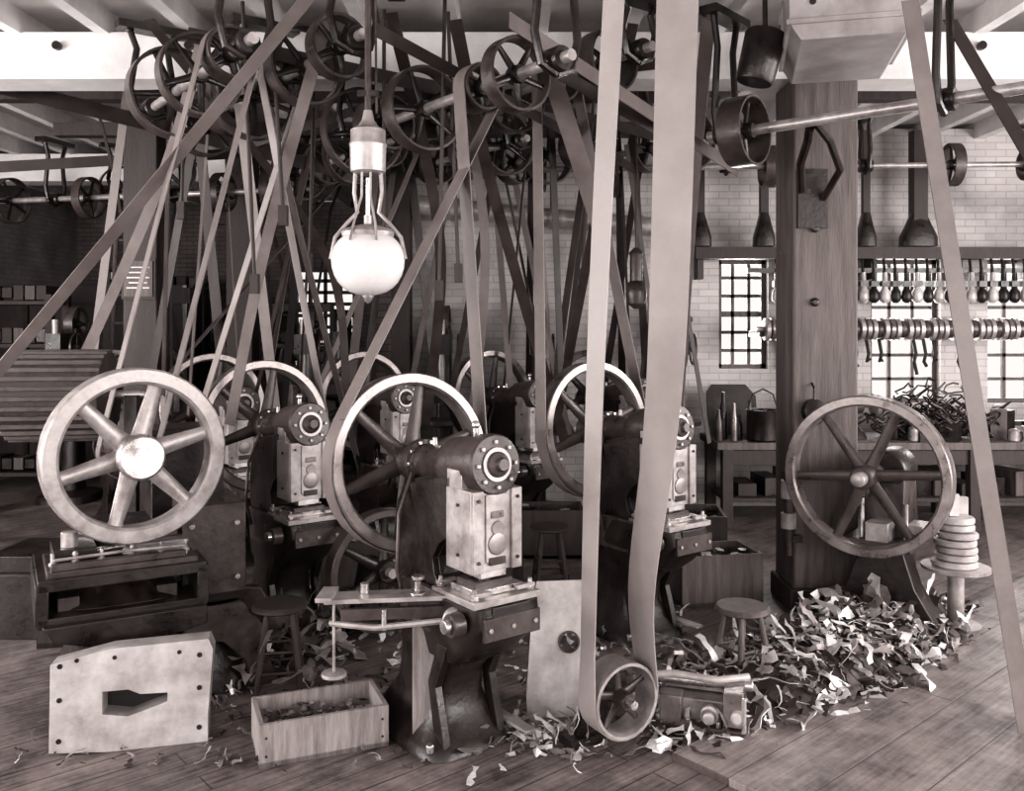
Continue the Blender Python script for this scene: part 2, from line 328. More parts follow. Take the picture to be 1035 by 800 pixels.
# heavy bolster plate with cut-out standing against the press base
b=B('bolster_plate'); Wd,Hh=.70,.47; TK=.14; i0=b.mi(platef)
out=[(-Wd/2,.02),(-Wd/2+.0,Hh-.06),(-.1,Hh-.01),(Wd/2-.02,Hh),(Wd/2,Hh-.05),(Wd/2-.02,.14),(Wd/2-.02,0),(-.1,0)]
inn=[(-.13,.17),(-.13,.27),(-.02,.27),(.03,.245),(.15,.24),(.15,.20),(.05,.17),(-.02,.15)]
def P2(p,z): return (p[0],z,p[1])
vo=[[b.bm.verts.new(P2(p,z)) for p in out] for z in (0,TK)]
vi=[[b.bm.verts.new(P2(p,z)) for p in inn] for z in (0,TK)]
for j in range(8):
    k=(j+1)%8
    for s in (0,1): b.face((vo[s][j],vo[s][k],vi[s][k],vi[s][j]),i0)
    b.face((vo[0][j],vo[0][k],vo[1][k],vo[1][j]),i0); b.face((vi[0][j],vi[0][k],vi[1][k],vi[1][j]),i0)
b.box((0,TK-.005,.22),(.34,.01,.2),blackm)  # black sheet stands in for the shade behind the cut-out
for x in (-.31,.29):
    for z in (.07,.25,.40): b.cyl((x,-.004,z),(x,.0,z),.012,blackm)  # black discs paint the shade of bolt holes
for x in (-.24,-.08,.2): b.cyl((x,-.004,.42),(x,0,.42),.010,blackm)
o=b.done(loc=(0,0,0),bevel=.004); o.location=(-1.74,4.08,.0); o.rotation_euler=(math.radians(-4),0,math.radians(14))
# slatted drum, far left
b=B('belt_drum'); C=at(62,400,5.8); b.lathe(C,(1,.15,0),[(.26,-.3),(.28,-.3),(.28,.3),(.26,.3)],woodd,28)
for k in range(28):
    a=k*2*math.pi/28; M=frame(C,(1,.15,0)); b.box((.285*math.cos(a),.285*math.sin(a),0),(.012,.03,.6),ironm,M=M)
b.cyl(C-Vector((.6,.09,0)),C+Vector((.6,.09,0)),.03,steel)
for s in (-.45,.45): b.box((C.x+s,C.y+.15*s,C.z/2),(.08,.14,C.z),iron)
b.box((C.x,C.y,.45),(.7,.5,.1),iron); b.box((C.x,C.y,.2),(.8,.6,.4),iron)
b.done(bevel=.004)
# ------------------------------------------------------------ right flywheel machine
AE=Vector((-.6,-.8,0)); C=at(876,481,5.55)+Vector((0,0,DZ))
b=B('flywheel_shear'); b.wheel(C,AE,.50,.12,.065,6,.07,.26,rimm,ironm,rot=.1,w0=.038,w1=.03,flat=.35,seg=64)
b.lathe(C,AE,[(.045,.1),(.045,.2),(.03,.21)],steelw,18); b.cyl(C-AE*.55,C,.045,steel)
b.M=Matrix.Translation((C.x+.06,C.y,0))@Matrix.Rotation(math.radians(-36.87),4,'Z')
b.lathe((0,.35,C.z),(0,1,0),[(.12,-.16),(.13,-.14),(.13,.16),(.12,.18)],iron,24)
b.prism([(.2,C.z+.02),(.5,C.z+.02),(.56,.8),(.5,.5),(.62,.2),(.72,0),(-.0,0),(.1,.2),(.18,.5),(.16,.8)],-.12,.12,ironm)
b.prism([(-.12,.7),(.12,.7),(.2,.4),(.38,0),(.26,0),(.12,.3),(-.12,.3),(-.26,0),(-.38,0),(-.2,.4)],.1,.3,iron,plane='xz')
b.box((.0,.25,.72),(.4,.5,.06),ironm); b.box((.0,.1,.8),(.14,.2,.12),steelw); b.box((.2,.2,.8),(.1,.2,.1),steelw)
b.cyl((-.1,.05,.75),(-.1,.05,1.0),.015,steel); b.cyl((.15,.1,.75),(.15,.1,.98),.015,steel)
b.M=Matrix(); b.done(bevel=.006,low='sq')
# disc stack on round table
b=B('disc_stack_table'); c=at(966,572,5.7); c=Vector((c.x,c.y,0)); zt=H-(572-HY)*5.7/F
b.lathe(c,(0,0,1),[(.17,0),(.17,.03),(.05,.06),(.05,zt-.05),(.18,zt-.03),(.205,zt-.02),(.205,zt)],steelw,32)
z=zt
for k in range(7):
    r=.14-.004*k+random.uniform(-.01,.01); q=c+Vector((random.uniform(-.01,.01),random.uniform(-.01,.01),z)); b.lathe(q,(0,0,1),[(r-.01,0),(r,.008),(r,.03),(r-.01,.04)],platef,28); z+=.046
b.box(c+Vector((-.02,0,z+.07)),(.06,.05,.14),platef); b.box(c+Vector((.08,.1,z+.0)),(.08,.05,.2),platef); b.done()
# ------------------------------------------------------------ stools
def stool(px,d,h=.5,rz=0):
    b=B('wooden_stool'); sm=woodp if px>700 else woodd
    b.lathe((0,0,h-.035),(0,0,1),[(.13,0),(.148,.01),(.148,.025),(.135,.035),(.05,.028)],sm,32)
    for k in range(4):
        a=math.pi/4+k*math.pi/2; p=Vector((.09*math.cos(a),.09*math.sin(a),h-.03)); q=Vector((.165*math.cos(a),.165*math.sin(a),0))
        b.tube([p.lerp(q,t) for t in (0,.2,.5,.8,1)],.015,sm,rr=[.012,.016,.018,.014,.011],seg=10)
        for t in (.5,.75):
            a2=a+math.pi/2; b.cyl(p.lerp(q,t),Vector((.09*math.cos(a2),.09*math.sin(a2),h-.03)).lerp(Vector((.165*math.cos(a2),.165*math.sin(a2),0)),t),.008,sm)
    b.done(loc=((px-517.5)*d/F,d,0),rz=rz)
stool(283,4.80,.45,.2); stool(750,4.85,.42,.5); stool(556,6.6,.46,.1)
# ------------------------------------------------------------ open wooden box with scraps
b=B('scrap_box'); L,Wb,Hb=.58,.33,.19
b.box((0,0,.012),(L,Wb,.024),wood)
for s in (-1,1): b.box((0,s*(Wb/2-.011),Hb/2+.0),(L,.022,Hb),wood); b.box((s*(L/2-.011),0,Hb/2),(.022,Wb-.044,Hb),wood)
for s in (-1,1):
    for z in (.05,.13): b.cyl((s*(L/2-.03),-Wb/2,z),(s*(L/2-.03),-Wb/2-.003,z),.006,iron)
i3=[scr2,scr3,scr3,scr2]
for k in range(300):
    c=Vector((random.uniform(-.25,.25),random.uniform(-.14,.14),random.uniform(.03,.14))); a=random.uniform(0,6.28)
    b.box(c,(random.uniform(.02,.05),random.uniform(.01,.03),.003),random.choice(i3),rz=a,rx=random.uniform(-.6,.6),ry=random.uniform(-.6,.6))
b.done(loc=(-.90,4.16,0),rz=math.radians(22),bevel=.002)
# ------------------------------------------------------------ gauge table & hanging pan beside main press
b=B('feed_table'); b.box((-.38,4.12,.44),(.16,.04,.88),wood,rz=.1); b.box((-.27,4.16,.42),(.05,.05,.84),woodd)
b.box((-.54,3.98,.885),(.58,.13,.02),steelw,rz=.12); b.box((-.5,3.92,.83),(.5,.03,.05),ironm,rz=.12); b.box((-.38,4.05,.86),(.16,.18,.03),woodd)
b.box((-.82,3.95,.90),(.07,.18,.02),steelw); b.lathe((-.42,3.97,.895),(0,0,1),[(.035,0),(.035,.01),(.015,.02),(.015,.06),(.03,.07),(.03,.085)],steel,18)
b.cyl((-.66,3.99,.895),(-.66,3.99,.94),.02,steel); b.cyl((-.56,3.9,.76),(-.56,3.9,.85),.012,steel)
b.cyl((-.78,3.9,.88),(-.78,3.9,.56),.007,steelw); b.lathe((-.78,3.9,.545),(0,0,1),[(.02,.03),(.055,.02),(.055,0),(.02,-.003)],steelw,24)
b.tube([(-.8,3.9,.79),(-.6,3.9,.77),(-.3,3.9,.8)],.014,steelw)
b.lathe((-.25,3.86,.82),(.6,-.8,0),[(.05,-.02),(.05,.02),(.03,.025)],steelw,20)
b.done(bevel=.002,low='sq')
# ------------------------------------------------------------ guard plate with round hole
b=B('guard_plate'); i0=b.mi(platef); n=32; vo=[];vi=[]
def outer(t):
    c,s=math.cos(t),math.sin(t); k=1/max(abs(c)/.15,abs(s)/.33); x,z=c*k,s*k
    return x+.05*(z)/.36*.6,z+.33
for z in (0,.012):
    vo.append([b.bm.verts.new((outer(2*math.pi*j/n)[0],z,outer(2*math.pi*j/n)[1])) for j in range(n)])
    vi.append([b.bm.verts.new((.05+.055*math.cos(2*math.pi*j/n),z,.36+.055*math.sin(2*math.pi*j/n))) for j in range(n)])
for j in range(n):
    k=(j+1)%n
    for s in (0,1): b.face((vo[s][j],vo[s][k],vi[s][k],vi[s][j]),i0)
    b.face((vo[0][j],vo[0][k],vo[1][k],vo[1][j]),i0); b.face((vi[0][j],vi[0][k],vi[1][k],vi[1][j]),i0)
b.lathe((.05,-.0,.36),(0,-1,0),[(.055,-.012),(.055,.008),(.045,.008),(.045,-.012)],ironm,28,loop=True)
o=b.done(loc=(.24,4.42,0)); o.rotation_euler=(math.radians(-6),0,.12)
# ------------------------------------------------------------ low metal clamping fixture, lower right
b=B('clamping_fixture'); c=Vector((.92,4.32,0)); b.M=Matrix.Translation(c)@Matrix.Rotation(math.radians(-18),4,'Z')
b.box((0,0,.03),(.44,.3,.06),ironm); b.box((0,.03,.11),(.40,.22,.10),steelw); b.box((-.13,-.10,.12),(.10,.10,.14),rimm); b.box((.16,-.04,.16),(.09,.24,.16),rimm)
b.box((.0,.06,.19),(.36,.08,.05),steelw); b.cyl((-.22,.0,.215),(.24,.02,.215),.026,steel,seg=20); b.lathe((-.22,0,.215),(-1,0,0),[(.04,0),(.04,.03),(.02,.04)],steelw,20)
b.lathe((.05,-.12,.12),(0,-1,0),[(.045,0),(.045,.03),(.03,.035),(.03,.07),(.02,.075)],steelw,22); b.lathe((.18,-.16,.14),(0,-1,0),[(.03,0),(.03,.04),(.018,.05)],platef,18)
b.tube([(-.27,-.06,.24),(-.12,-.08,.27),(.08,-.05,.25),(.22,.04,.25)],.018,platef,12); b.cyl((.21,-.2,.08),(.21,-.2,.24),.012,steel)
for x in (-.19,-.05,.09): b.cyl((x,-.13,.06),(x,-.13,.09),.014,steel,seg=6)
b.M=Matrix(); b.done(bevel=.004)
# ------------------------------------------------------------ scrap heaps
def scrap(b,c,s,mt,zup=.8):
    n=random.randint(3,6); p=Vector(c); d=Vector((random.uniform(-1,1),random.uniform(-1,1),random.uniform(-.4,zup))).normalized()
    w=Vector((random.uniform(-1,1),random.uniform(-1,1),random.uniform(-.4,.4))).normalized(); pts=[p]
    for i in range(n):
        d=(d+Vector((random.uniform(-.7,.7),random.uniform(-.7,.7),random.uniform(-.7,.5)))).normalized(); p=p+d*s
        if p.z<.01: p.z=.01
        pts.append(p)
    wi=s*random.uniform(.5,1.6); b.strap(pts,[wi*random.uniform(.3,1.3) for _ in pts],w,mt,.002)
b=B('scrap_metal_pile')
pc=Vector((1.86,5.16,0)); u=ED; v=Vector((-ED.y,ED.x,0)); UL,VL=1.5,.46
R=[]
for k,(q,z) in enumerate(((1,0),(.85,.08),(.6,.14),(.3,.18),(.05,.19))):
    R.append([pc+u*UL*q*math.cos(t*math.pi/14)*(1+.08*math.sin(t*3+k))+v*VL*.9*q*math.sin(t*math.pi/14)+Vector((0,0,z)) for t in range(28)])
b.rings(R,scr3)
for k in range(2100):
    a=random.uniform(0,6.28); q=math.sqrt(random.random())*1.06
    z=.21*(1-q**1.6)+random.uniform(-.02,.04)
    c=pc+u*UL*q*math.cos(a)+v*VL*q*math.sin(a)+Vector((0,0,max(.02,z)))
    scrap(b,c,random.uniform(.015,.04),random.choice([scr1,scr1,scr2,scr2,scr3,scr3]),.4)
for k in range(110):
    a=random.uniform(0,6.28); q=math.sqrt(random.random())
    c=pc+u*UL*q*math.cos(a)+v*VL*q*math.sin(a)+Vector((0,0,max(.04,.24*(1-q**1.6)+.02)))
    scrap(b,c,random.uniform(.04,.065),random.choice([scr1,scr1,scr2]),.4)
b.done()
b=B('floor_scrap_litter')
for k in range(700):
    x=random.uniform(-1.9,1.2); y=random.uniform(4.5,6.6); scrap(b,(x,y,.012),random.uniform(.01,.03),random.choice([scr1,scr2,scr2,scr3]))
for k in range(260):
    x=random.gauss(-1.45,.2); y=random.gauss(5.3,.22); scrap(b,(x,y,random.uniform(.01,.14)),random.uniform(.03,.06),random.choice([scr2,scr2,scr3]))
for k in range(120):
    x=random.gauss(.1,.2); y=random.gauss(4.2,.12); scrap(b,(x,y,.012),random.uniform(.015,.035),random.choice([scr1,scr2]))
for k in range(260):
    x=random.uniform(-2.2,-.3); y=random.uniform(3.9,4.8); scrap(b,(x,y,.012),random.uniform(.006,.02),random.choice([scr2,scr3,scr2]))
b.done()
# ------------------------------------------------------------ parts bins on the floor between machines
def bin_(x,y,w,d,h,rz,m):
    b=B('parts_bin'); b.box((0,0,.015),(w,d,.03),m)
    for s in (-1,1): b.box((0,s*(d/2-.012),h/2),(w,.024,h),m); b.box((s*(w/2-.012),0,h/2),(.024,d-.05,h),m); b.box((s*(w/2+.01),0,h-.06),(.02,.14,.03),woodd)
    for k in range(50): b.box((rs.uniform(-w/2+.06,w/2-.06),rs.uniform(-d/2+.06,d/2-.06),h*rs.uniform(.5,.95)),(.07,.05,.02),rs.choice([iron,ironm,steelw,scr2]),rz=k,rx=rs.uniform(-.6,.6))
    b.done(loc=(x,y,0),rz=rz)
rs=random.Random(21)
bin_(1.42,6.35,.6,.4,.35,.2,woodp); bin_(1.35,7.2,.7,.5,.45,-.1,woodd); bin_(-1.25,6.7,.5,.4,.35,.3,woodd); bin_(-.2,6.4,.5,.4,.3,-.2,woodd); bin_(-2.6,5.6,.6,.4,.4,.2,woodd); bin_(.3,7.6,.6,.4,.4,.0,woodd)
# ------------------------------------------------------------ belts
def loop_pts(C1,r1,C2,r2,axis,crossed):
    axis=Vector(axis).normalized(); u=Vector((0,0,1)).cross(axis).normalized()
    D=C2-C1; du=D.dot(u); dz=D.z; da=D.dot(axis); dist=math.hypot(du,dz); phi=math.atan2(dz,du)
    be=math.acos(max(-1,min(1,(r1+r2)/dist if crossed else (r1-r2)/dist)))
    pts=[]; n=18
    a0=phi+be; a1=phi-be+2*math.pi
    for i in range(n+1):
        a=a0+(a1-a0)*i/n; pts.append((r1*math.cos(a),r1*math.sin(a),0))
    if crossed: b0=phi+math.pi-be; b1=phi-math.pi+be
    else: b0=phi-be; b1=phi+be
    for i in range(n+1):
        a=b0+(b1-b0)*i/n; pts.append((du+r2*math.cos(a),dz+r2*math.sin(a),1))
    pts.append(pts[0]); out=[]
    for i in range(len(pts)-1):
        p,q=pts[i],pts[i+1]; out.append(p)
        if p[2]!=q[2]:
            for k in range(1,8): out.append(tuple(p[j]+(q[j]-p[j])*k/8 for j in range(3)))
    out.append(pts[-1])
    return [C1+u*p[0]+Vector((0,0,p[1]))+axis*(da*p[2]) for p in out]
def loopbelt(C1,r1,C2,r2,axis,w,m,crossed=False,off=0):
    b=B('drive_belt'); axis=Vector(axis).normalized()
    b.strap([p+axis*off for p in loop_pts(Vector(C1),r1+.006,Vector(C2),r2+.006,axis,crossed)],w,axis,m,.006); b.done()
pA=at(484,90,5.0); loopbelt(PW['A'],.45,pA,.13,AX,.11,leather,True)
pB=at(285,80,5.6); loopbelt(PW['B'],.45,pB,.13,AX,.10,leatherl,True)
pC=at(562,80,6.0); loopbelt(PW['C'],.45,pC,.16,AX,.10,leather,False)
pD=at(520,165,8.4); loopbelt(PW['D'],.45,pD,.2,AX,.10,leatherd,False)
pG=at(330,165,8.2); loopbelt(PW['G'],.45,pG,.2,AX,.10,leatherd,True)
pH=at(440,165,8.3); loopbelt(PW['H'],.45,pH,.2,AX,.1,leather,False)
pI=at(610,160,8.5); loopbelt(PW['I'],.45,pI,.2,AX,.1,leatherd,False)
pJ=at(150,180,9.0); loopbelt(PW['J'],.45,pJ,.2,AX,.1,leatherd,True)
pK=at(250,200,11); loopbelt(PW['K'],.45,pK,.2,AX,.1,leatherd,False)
CF=at(137,460,4.6); pF=at(232,55,4.75); loopbelt(CF-AX*.16,.14,pF,.14,AX,.09,leather,False)
def lshaft(C,t0,t1,pul,ax=AX,r=.03):
    b=B('overhead_line_shaft'); ax=Vector(ax).normalized(); C=Vector(C)
    b.cyl(C+ax*t0,C+ax*t1,r,steelw)
    for t,R,w in pul: b.wheel(C+ax*t,ax,R,w,.02,5,.05,w*.8,ironm,iron,rot=t*3,w0=.022,w1=.016,flat=.6,seg=40)
    n=max(2,int((t1-t0)/1.3)+1); rz=math.atan2(ax.y,ax.x); side=Vector((0,0,1)).cross(ax)
    for i in range(n):
        p=C+ax*(t0+.12+(t1-t0-.24)*i/(n-1)); top=CE-.12
        for s in (1,-1):
            b.tube([p-Vector((0,0,.07)),p+side*.1*s-Vector((0,0,.03)),p+side*.14*s+Vector((0,0,.12)),p+side*.10*s+Vector((0,0,(top-p.z)*.7)),Vector((p.x,p.y,0))+side*.16*s+Vector((0,0,top))],.022,iron)
        b.lathe(p,ax,[(.06,-.06),(.065,-.05),(.065,.05),(.06,.06)],iron,16)
        b.box((p.x,p.y,top-.02),(.12,.45,.05),iron,rz=rz)
    b.done()
lshaft(pA,-1.6,.8,[(0,.13,.14),(-.6,.26,.12),(.35,.2,.1),(-1.1,.18,.2),(-1.4,.3,.08)])
lshaft(pB,-1.7,1.1,[(0,.13,.14),(.35,.24,.12),(-.5,.3,.1),(-1.0,.16,.2),(.8,.18,.1),(-1.5,.26,.1)])
lshaft(pC,-1.5,.9,[(0,.16,.14),(-.5,.28,.1),(.5,.2,.16),(-1.1,.22,.1)])
lshaft(pD,-.7,1.2,[(0,.2,.14),(.5,.26,.1),(.9,.18,.1)])
lshaft(pG,-.8,1.6,[(0,.2,.14),(.5,.26,.1),(1.1,.2,.1),(-.6,.28,.1)])
lshaft(pH,-.5,1.4,[(0,.2,.14),(.6,.22,.1),(1.1,.26,.1)])
lshaft(pI,-.5,1.4,[(0,.2,.14),(.6,.22,.1),(1.1,.26,.1)])
lshaft(pJ,-1.2,1.4,[(0,.2,.14),(.6,.28,.1),(-1.0,.26,.1)])
lshaft(pK,-1.2,1.4,[(0,.2,.14),(.6,.28,.1),(-1.0,.26,.1)])
lshaft(pF,-1.6,.35,[(0,.14,.14),(-.5,.24,.1),(-1.0,.28,.12)])
s0=at(752,133,5.6); lshaft(s0,-.25,2.6,[(0,.22,.16),(2.2,.16,.1)],ax=(1.01,-.9,0),r=.033)
s1=at(90,200,9.5); lshaft(s1,-2,2.6,[(0,.22,.1),(.7,.3,.12),(-1,.25,.1),(1.6,.2,.1),(2.2,.26,.1)],ax=(1,-.25,0))
s2=at(640,170,8.6); lshaft(s2,-2,1.0,[(-.9,.22,.1),(-.2,.28,.12),(.5,.2,.1)],ax=(1,-.1,0))
s3=at(820,168,8.4); lshaft(s3,-1.4,2.4,[(-1.1,.16,.1),(-.4,.2,.12),(1.3,.2,.1),(2.0,.15,.1)],ax=(1,-.05,0),r=.026)
def strap(pts,w,m,wd=AX,n=10):
    P=[at(*p) for p in pts]; Q=[]
    for i in range(len(P)-1):
        for k in range(n):
            a=P[max(i-1,0)];c=P[i];d=P[i+1];e=P[min(i+2,len(P)-1)]; t=k/n
            Q.append(.5*((2*c)+(d-a)*t+(2*a-5*c+4*d-e)*t*t+(3*c-a-3*d+e)*t**3))
    Q.append(P[-1]); b=B('drive_belt')
    for q in Q: q.z=min(q.z,CE-.14)
    if isinstance(wd,list):
        W=[]
        for i in range(len(Q)):
            f=i/(len(Q)-1)*(len(wd)-1); j=min(int(f),len(wd)-2); W.append(Vector(wd[j]).lerp(Vector(wd[j+1]),f-j))
        wd=W
    b.strap(Q,w,wd,m,.006); b.done()
XX=(1,0,0); ZZ=(0,0,1)
strap([(-30,410,5.0),(285,30,4.5),(330,-30,4.4)],.07,leather,UX)
strap([(360,460,6.8),(300,225,6.4),(262,60,6)],.1,leatherd,AX)
strap([(-20,82,6.5),(350,175,8.3)],.12,leatherd,ZZ)
strap([(-20,170,8),(330,150,9)],.1,leatherd,ZZ)
strap([(515,20,4.6),(745,172,6.1)],.1,leather,(0,.3,1))
strap([(380,30,4.5),(640,170,7)],.08,leatherd,(0,.3,1))
strap([(610,245,6.1),(585,160,5.9),(545,40,5.4)],.12,leather,[AX,XX,UX])
strap([(1064,900,4.15),(990,440,4.2),(920,0,4.3)],.085,leather,XX)
strap([(716,20,5.6),(700,200,6.5),(684,440,7.4)],.1,leather,AX)
strap([(165,400,7.2),(172,60,6.8)],.1,leatherd,AX)
strap([(190,420,7.4),(215,60,6.8)],.06,leather,AX)
strap([(460,20,5.2),(500,200,6.2),(572,450,7.2)],.08,leatherd,XX)
strap([(395,10,5.6),(445,250,6.6),(430,430,7.2)],.08,leatherd,XX)
strap([(350,70,6.6),(560,110,6.6),(735,160,6.6)],.07,leatherd,ZZ)
strap([(960,20,5.0),(1060,190,4.2)],.08,leatherd,XX)
strap([(150,20,5.5),(330,260,7.5),(350,420,7.8)],.07,leatherd,XX)
strap([(640,20,5.8),(560,440,7.8)],.07,leatherd,XX)
strap([(280,430,7.0),(235,40,6.0)],.08,leatherl,XX)
strap([(330,20,4.9),(268,250,5.6),(232,430,5.9)],.07,leather,XX)
strap([(205,40,5.3),(160,190,5.6),(58,420,6)],.07,leather,XX)
strap([(460,60,7.5),(490,240,7.6),(478,420,7.8)],.08,leather,XX)
strap([(520,440,8.4),(500,190,8.6)],.06,leather,XX)
strap([(575,440,8.4),(520,180,8.6)],.06,leather,XX)
strap([(640,130,8.2),(655,420,8.6)],.07,leatherd,XX)
strap([(440,90,6.4),(700,60,6.0)],.08,leatherd,ZZ)
strap([(190,35,5.2),(470,95,6.0)],.09,leatherd,ZZ)
strap([(240,150,7),(520,60,6.4)],.07,leatherd,ZZ)
strap([(540,60,5.4),(700,150,5.6)],.08,leatherd,ZZ)
for k in range(38):
    x=rs.uniform(60,690); d=rs.uniform(7.2,8.7) if x>400 else rs.uniform(7.2,12)
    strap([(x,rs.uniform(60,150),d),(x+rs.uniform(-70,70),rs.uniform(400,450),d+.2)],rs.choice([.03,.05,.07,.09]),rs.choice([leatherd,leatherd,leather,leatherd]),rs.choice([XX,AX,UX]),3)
for k in range(9):
    x=rs.uniform(120,680); d=rs.uniform(5.2,7); b=B('belt_shifter_pole'); p=at(x,40,d); p.z=CE-.13; q=at(x+rs.uniform(-15,15),rs.uniform(180,300),d)
    b.tube([p,q],.012,woodd,8); b.box(q,(.05,.05,.12),woodd); b.done()
b=B('shafting_stringers')
for x0,y0,x1,y1 in ((-4.8,5.0,.6,5.0),(-4.6,7.4,1.6,7.4),(-4.5,8.8,1.8,8.8),(-.6,3.9,2.6,3.9),(2.6,7.4,6.5,7.4)):
    p=Vector((x0,y0,CE-.18)); q=Vector((x1,y1,CE-.18)); m=(p+q)/2; b.box(m,((q-p).length,.14,.13),woodd)
b.done()
# wide foreground belt around floor pulley
fx=Vector((.5,-.866,0)); PC=at(625,704,4.05); PR=.17; uu=Vector((0,0,1)).cross(fx).normalized()
if uu.x<0: uu=-uu
pts=[];wds=[];ws=[]
TL=at(623,-45,3.75); TR=at(686,-45,3.6)
def addp(p,w,d): pts.append(p); ws.append(w); wds.append(Vector(d))
LB=PC-uu*(PR+.004)
for k in range(14): t=k/14; addp(TL.lerp(LB,t)+Vector((-.02*math.sin(math.pi*t),0,0)),.10,fx.lerp(Vector((.8,-.5,0)),1-t))
for k in range(13):
    a=math.pi+math.pi*k/12; addp(PC+uu*(PR+.004)*math.cos(a)+Vector((0,0,(PR+.004)*math.sin(a))),.13,fx)
RB=PC+uu*(PR+.004)
cs=[RB]+[at(*m) for m in [(676,300,3.7),(666,450,3.85),(648,600,4.0)][::-1]]+[TR]
for i in range(len(cs)-1):
    for k in range(6):
        a=cs[max(i-1,0)];c=cs[i];d=cs[i+1];e=cs[min(i+2,len(cs)-1)]; t=(k+1)/6
        q=.5*((2*c)+(d-a)*t+(2*a-5*c+4*d-e)*t*t+(3*c-a-3*d+e)*t**3); T2=(i+t)/4
        addp(q,.14+.03*T2,fx.lerp(Vector((.98,-.2,0)),min(1,T2)))
b=B('drive_belt'); b.strap(pts,ws,wds,leatherl,.007); b.done()
b=B('floor_pulley_stand'); b.wheel(PC,fx,PR,.14,.018,5,.04,.16,steelw,ironm,rot=.4,w0=.02,w1=.014,flat=.6,seg=40)
b.cyl(PC-fx*.25,PC+fx*.12,.02,steel)
q=PC-fx*.18; b.prism([(-.12,0),(.12,0),(.04,PC.z+.04),(-.04,PC.z+.04)],-.02,.02,iron,M=Matrix.Translation((q.x,q.y,0))@Matrix.Rotation(math.radians(30),4,'Z'),plane='xz')
b.box((q.x,q.y,.02),(.35,.12,.04),iron,rz=math.radians(30)); b.done()
tc=(TL+TR)/2
b=B('overhead_line_shaft'); b.wheel(tc+Vector((0,0,.06)),(.9,-.4,0),.14,.2,.02,5,.04,.16,ironm,ironm); b.cyl(tc+Vector((-1.2,.53,.06)),tc+Vector((1.2,-.53,.06)),.03,steel)
for s in (-1.1,1.1): b.box((tc.x+s,tc.y-s*.44,(tc.z+CE-.1)/2),(.08,.08,CE-.1-tc.z),iron)
b.done()
# ------------------------------------------------------------ arc lamp
b=B('arc_lamp'); c=at(372,263,4.2); x,y=c.x,c.y; z0=c.z
prof=[]
for i in range(15):
    a=math.pi*i/14; r=.172*math.sin(a)**.8; zz=-.17*math.cos(a)*(.98 if a<math.pi/2 else .82); prof.append((max(.03,r),zz))
b.lathe(c,(0,0,1),prof,glass,40)
b.lathe((x,y,z0-.195),(0,0,1),[(.005,-.01),(.018,0),(.03,.03),(.03,.05)],steel,16)
b.lathe((x,y,z0+.11),(0,0,1),[(.12,0),(.125,.02),(.11,.035),(.06,.05),(.02,.06),(.02,.1)],steelw,24)
def lz(py): return H-(py-HY)*4.2/F
b.lathe((x,y,0),(0,0,1),[(.06,lz(176)),(.082,lz(174)),(.085,lz(150)),(.088,lz(148)),(.088,lz(146)),(.082,lz(144)),(.082,lz(132)),(.05,lz(128)),(.03,lz(122)),(.02,lz(112))],steelw,32)
for s in (-1,1):
    b.tube([(x+s*.06,y,lz(174)),(x+s*.065,y,lz(195)),(x+s*.05,y,lz(215)),(x+s*.10,y,lz(226)),(x+s*.155,y,lz(240)),(x+s*.176,y,lz(262))],.010,steelw)
    b.tube([(x+s*.02,y-.05,lz(174)),(x+s*.02,y-.06,lz(200)),(x+s*.05,y-.1,lz(228)),(x+s*.06,y-.14,lz(245))],.006,steelw)
b.cyl((x,y,lz(180)),(x,y,lz(225)),.012,steel)
b.cyl((x,y,lz(115)),(x,y,CE-.08),.016,ironm); b.cyl((x+.04,y,lz(115)),(x+.03,y,CE-.08),.006,ironm)
b.box((x,y,lz(95)),(.1,.03,.03),iron); b.done()
b=B('arc_lamp'); c=at(643,297,7); b.lathe(c,(0,0,1),[(.02,-.12),(.07,-.08),(.085,0),(.07,.08),(.05,.1),(.05,.3),(.06,.32),(.02,.36)],ironm,24); b.cyl(c,(c.x,c.y,CE-.1),.01,iron); b.done()
# ------------------------------------------------------------ steam pipe
b=B('steam_pipe'); b.tube([(-.95,9.1,3.17),(0,9.1,3.07),(1.6,9.1,2.93)],.1,steelw,20)
for x in (-.6,.4,1.3): b.lathe((x,9.1,3.125-.09*(x+.6)),(1,0,-.09),[(.12,-.02),(.12,.02)],steelw,20); b.cyl((x,9.1,3.15),(x,9.1,CE-.1),.012,iron)
b.done()
# ------------------------------------------------------------ hung box built in place of a white beam end, upper right
b=B('ceiling_beam_end'); b.M=Matrix.Translation((1.88,4.95,0))@Matrix.Rotation(-.25,4,'Z')
b.prism([(-.34,3.88),(-.34,3.56),(-.28,3.46),(.24,3.46),(.30,3.56),(.30,3.88)],-.3,.6,dingy,plane='xz')
for z in (3.56,3.86): b.box((-.02,.15,z),(.67,.93,.03),dingy)
for xx in (-.22,.18): b.cyl((xx,-.3,3.66),(xx,-.31,3.66),.018,iron)
for xx in (-.25,.2): b.cyl((xx,0,3.86),(xx,0,CE-.1),.02,iron)
b.M=Matrix(); b.done(bevel=.008)
b=B('hanging_drum'); p=at(768,60,5.2); b.lathe((p.x,p.y,p.z),(.25,0,1),[(.10,-.14),(.11,-.12),(.12,.14),(.11,.16)],iron,28); b.cyl((p.x+.03,p.y,p.z+.15),(p.x+.03,p.y,CE-.1),.015,iron); b.done()
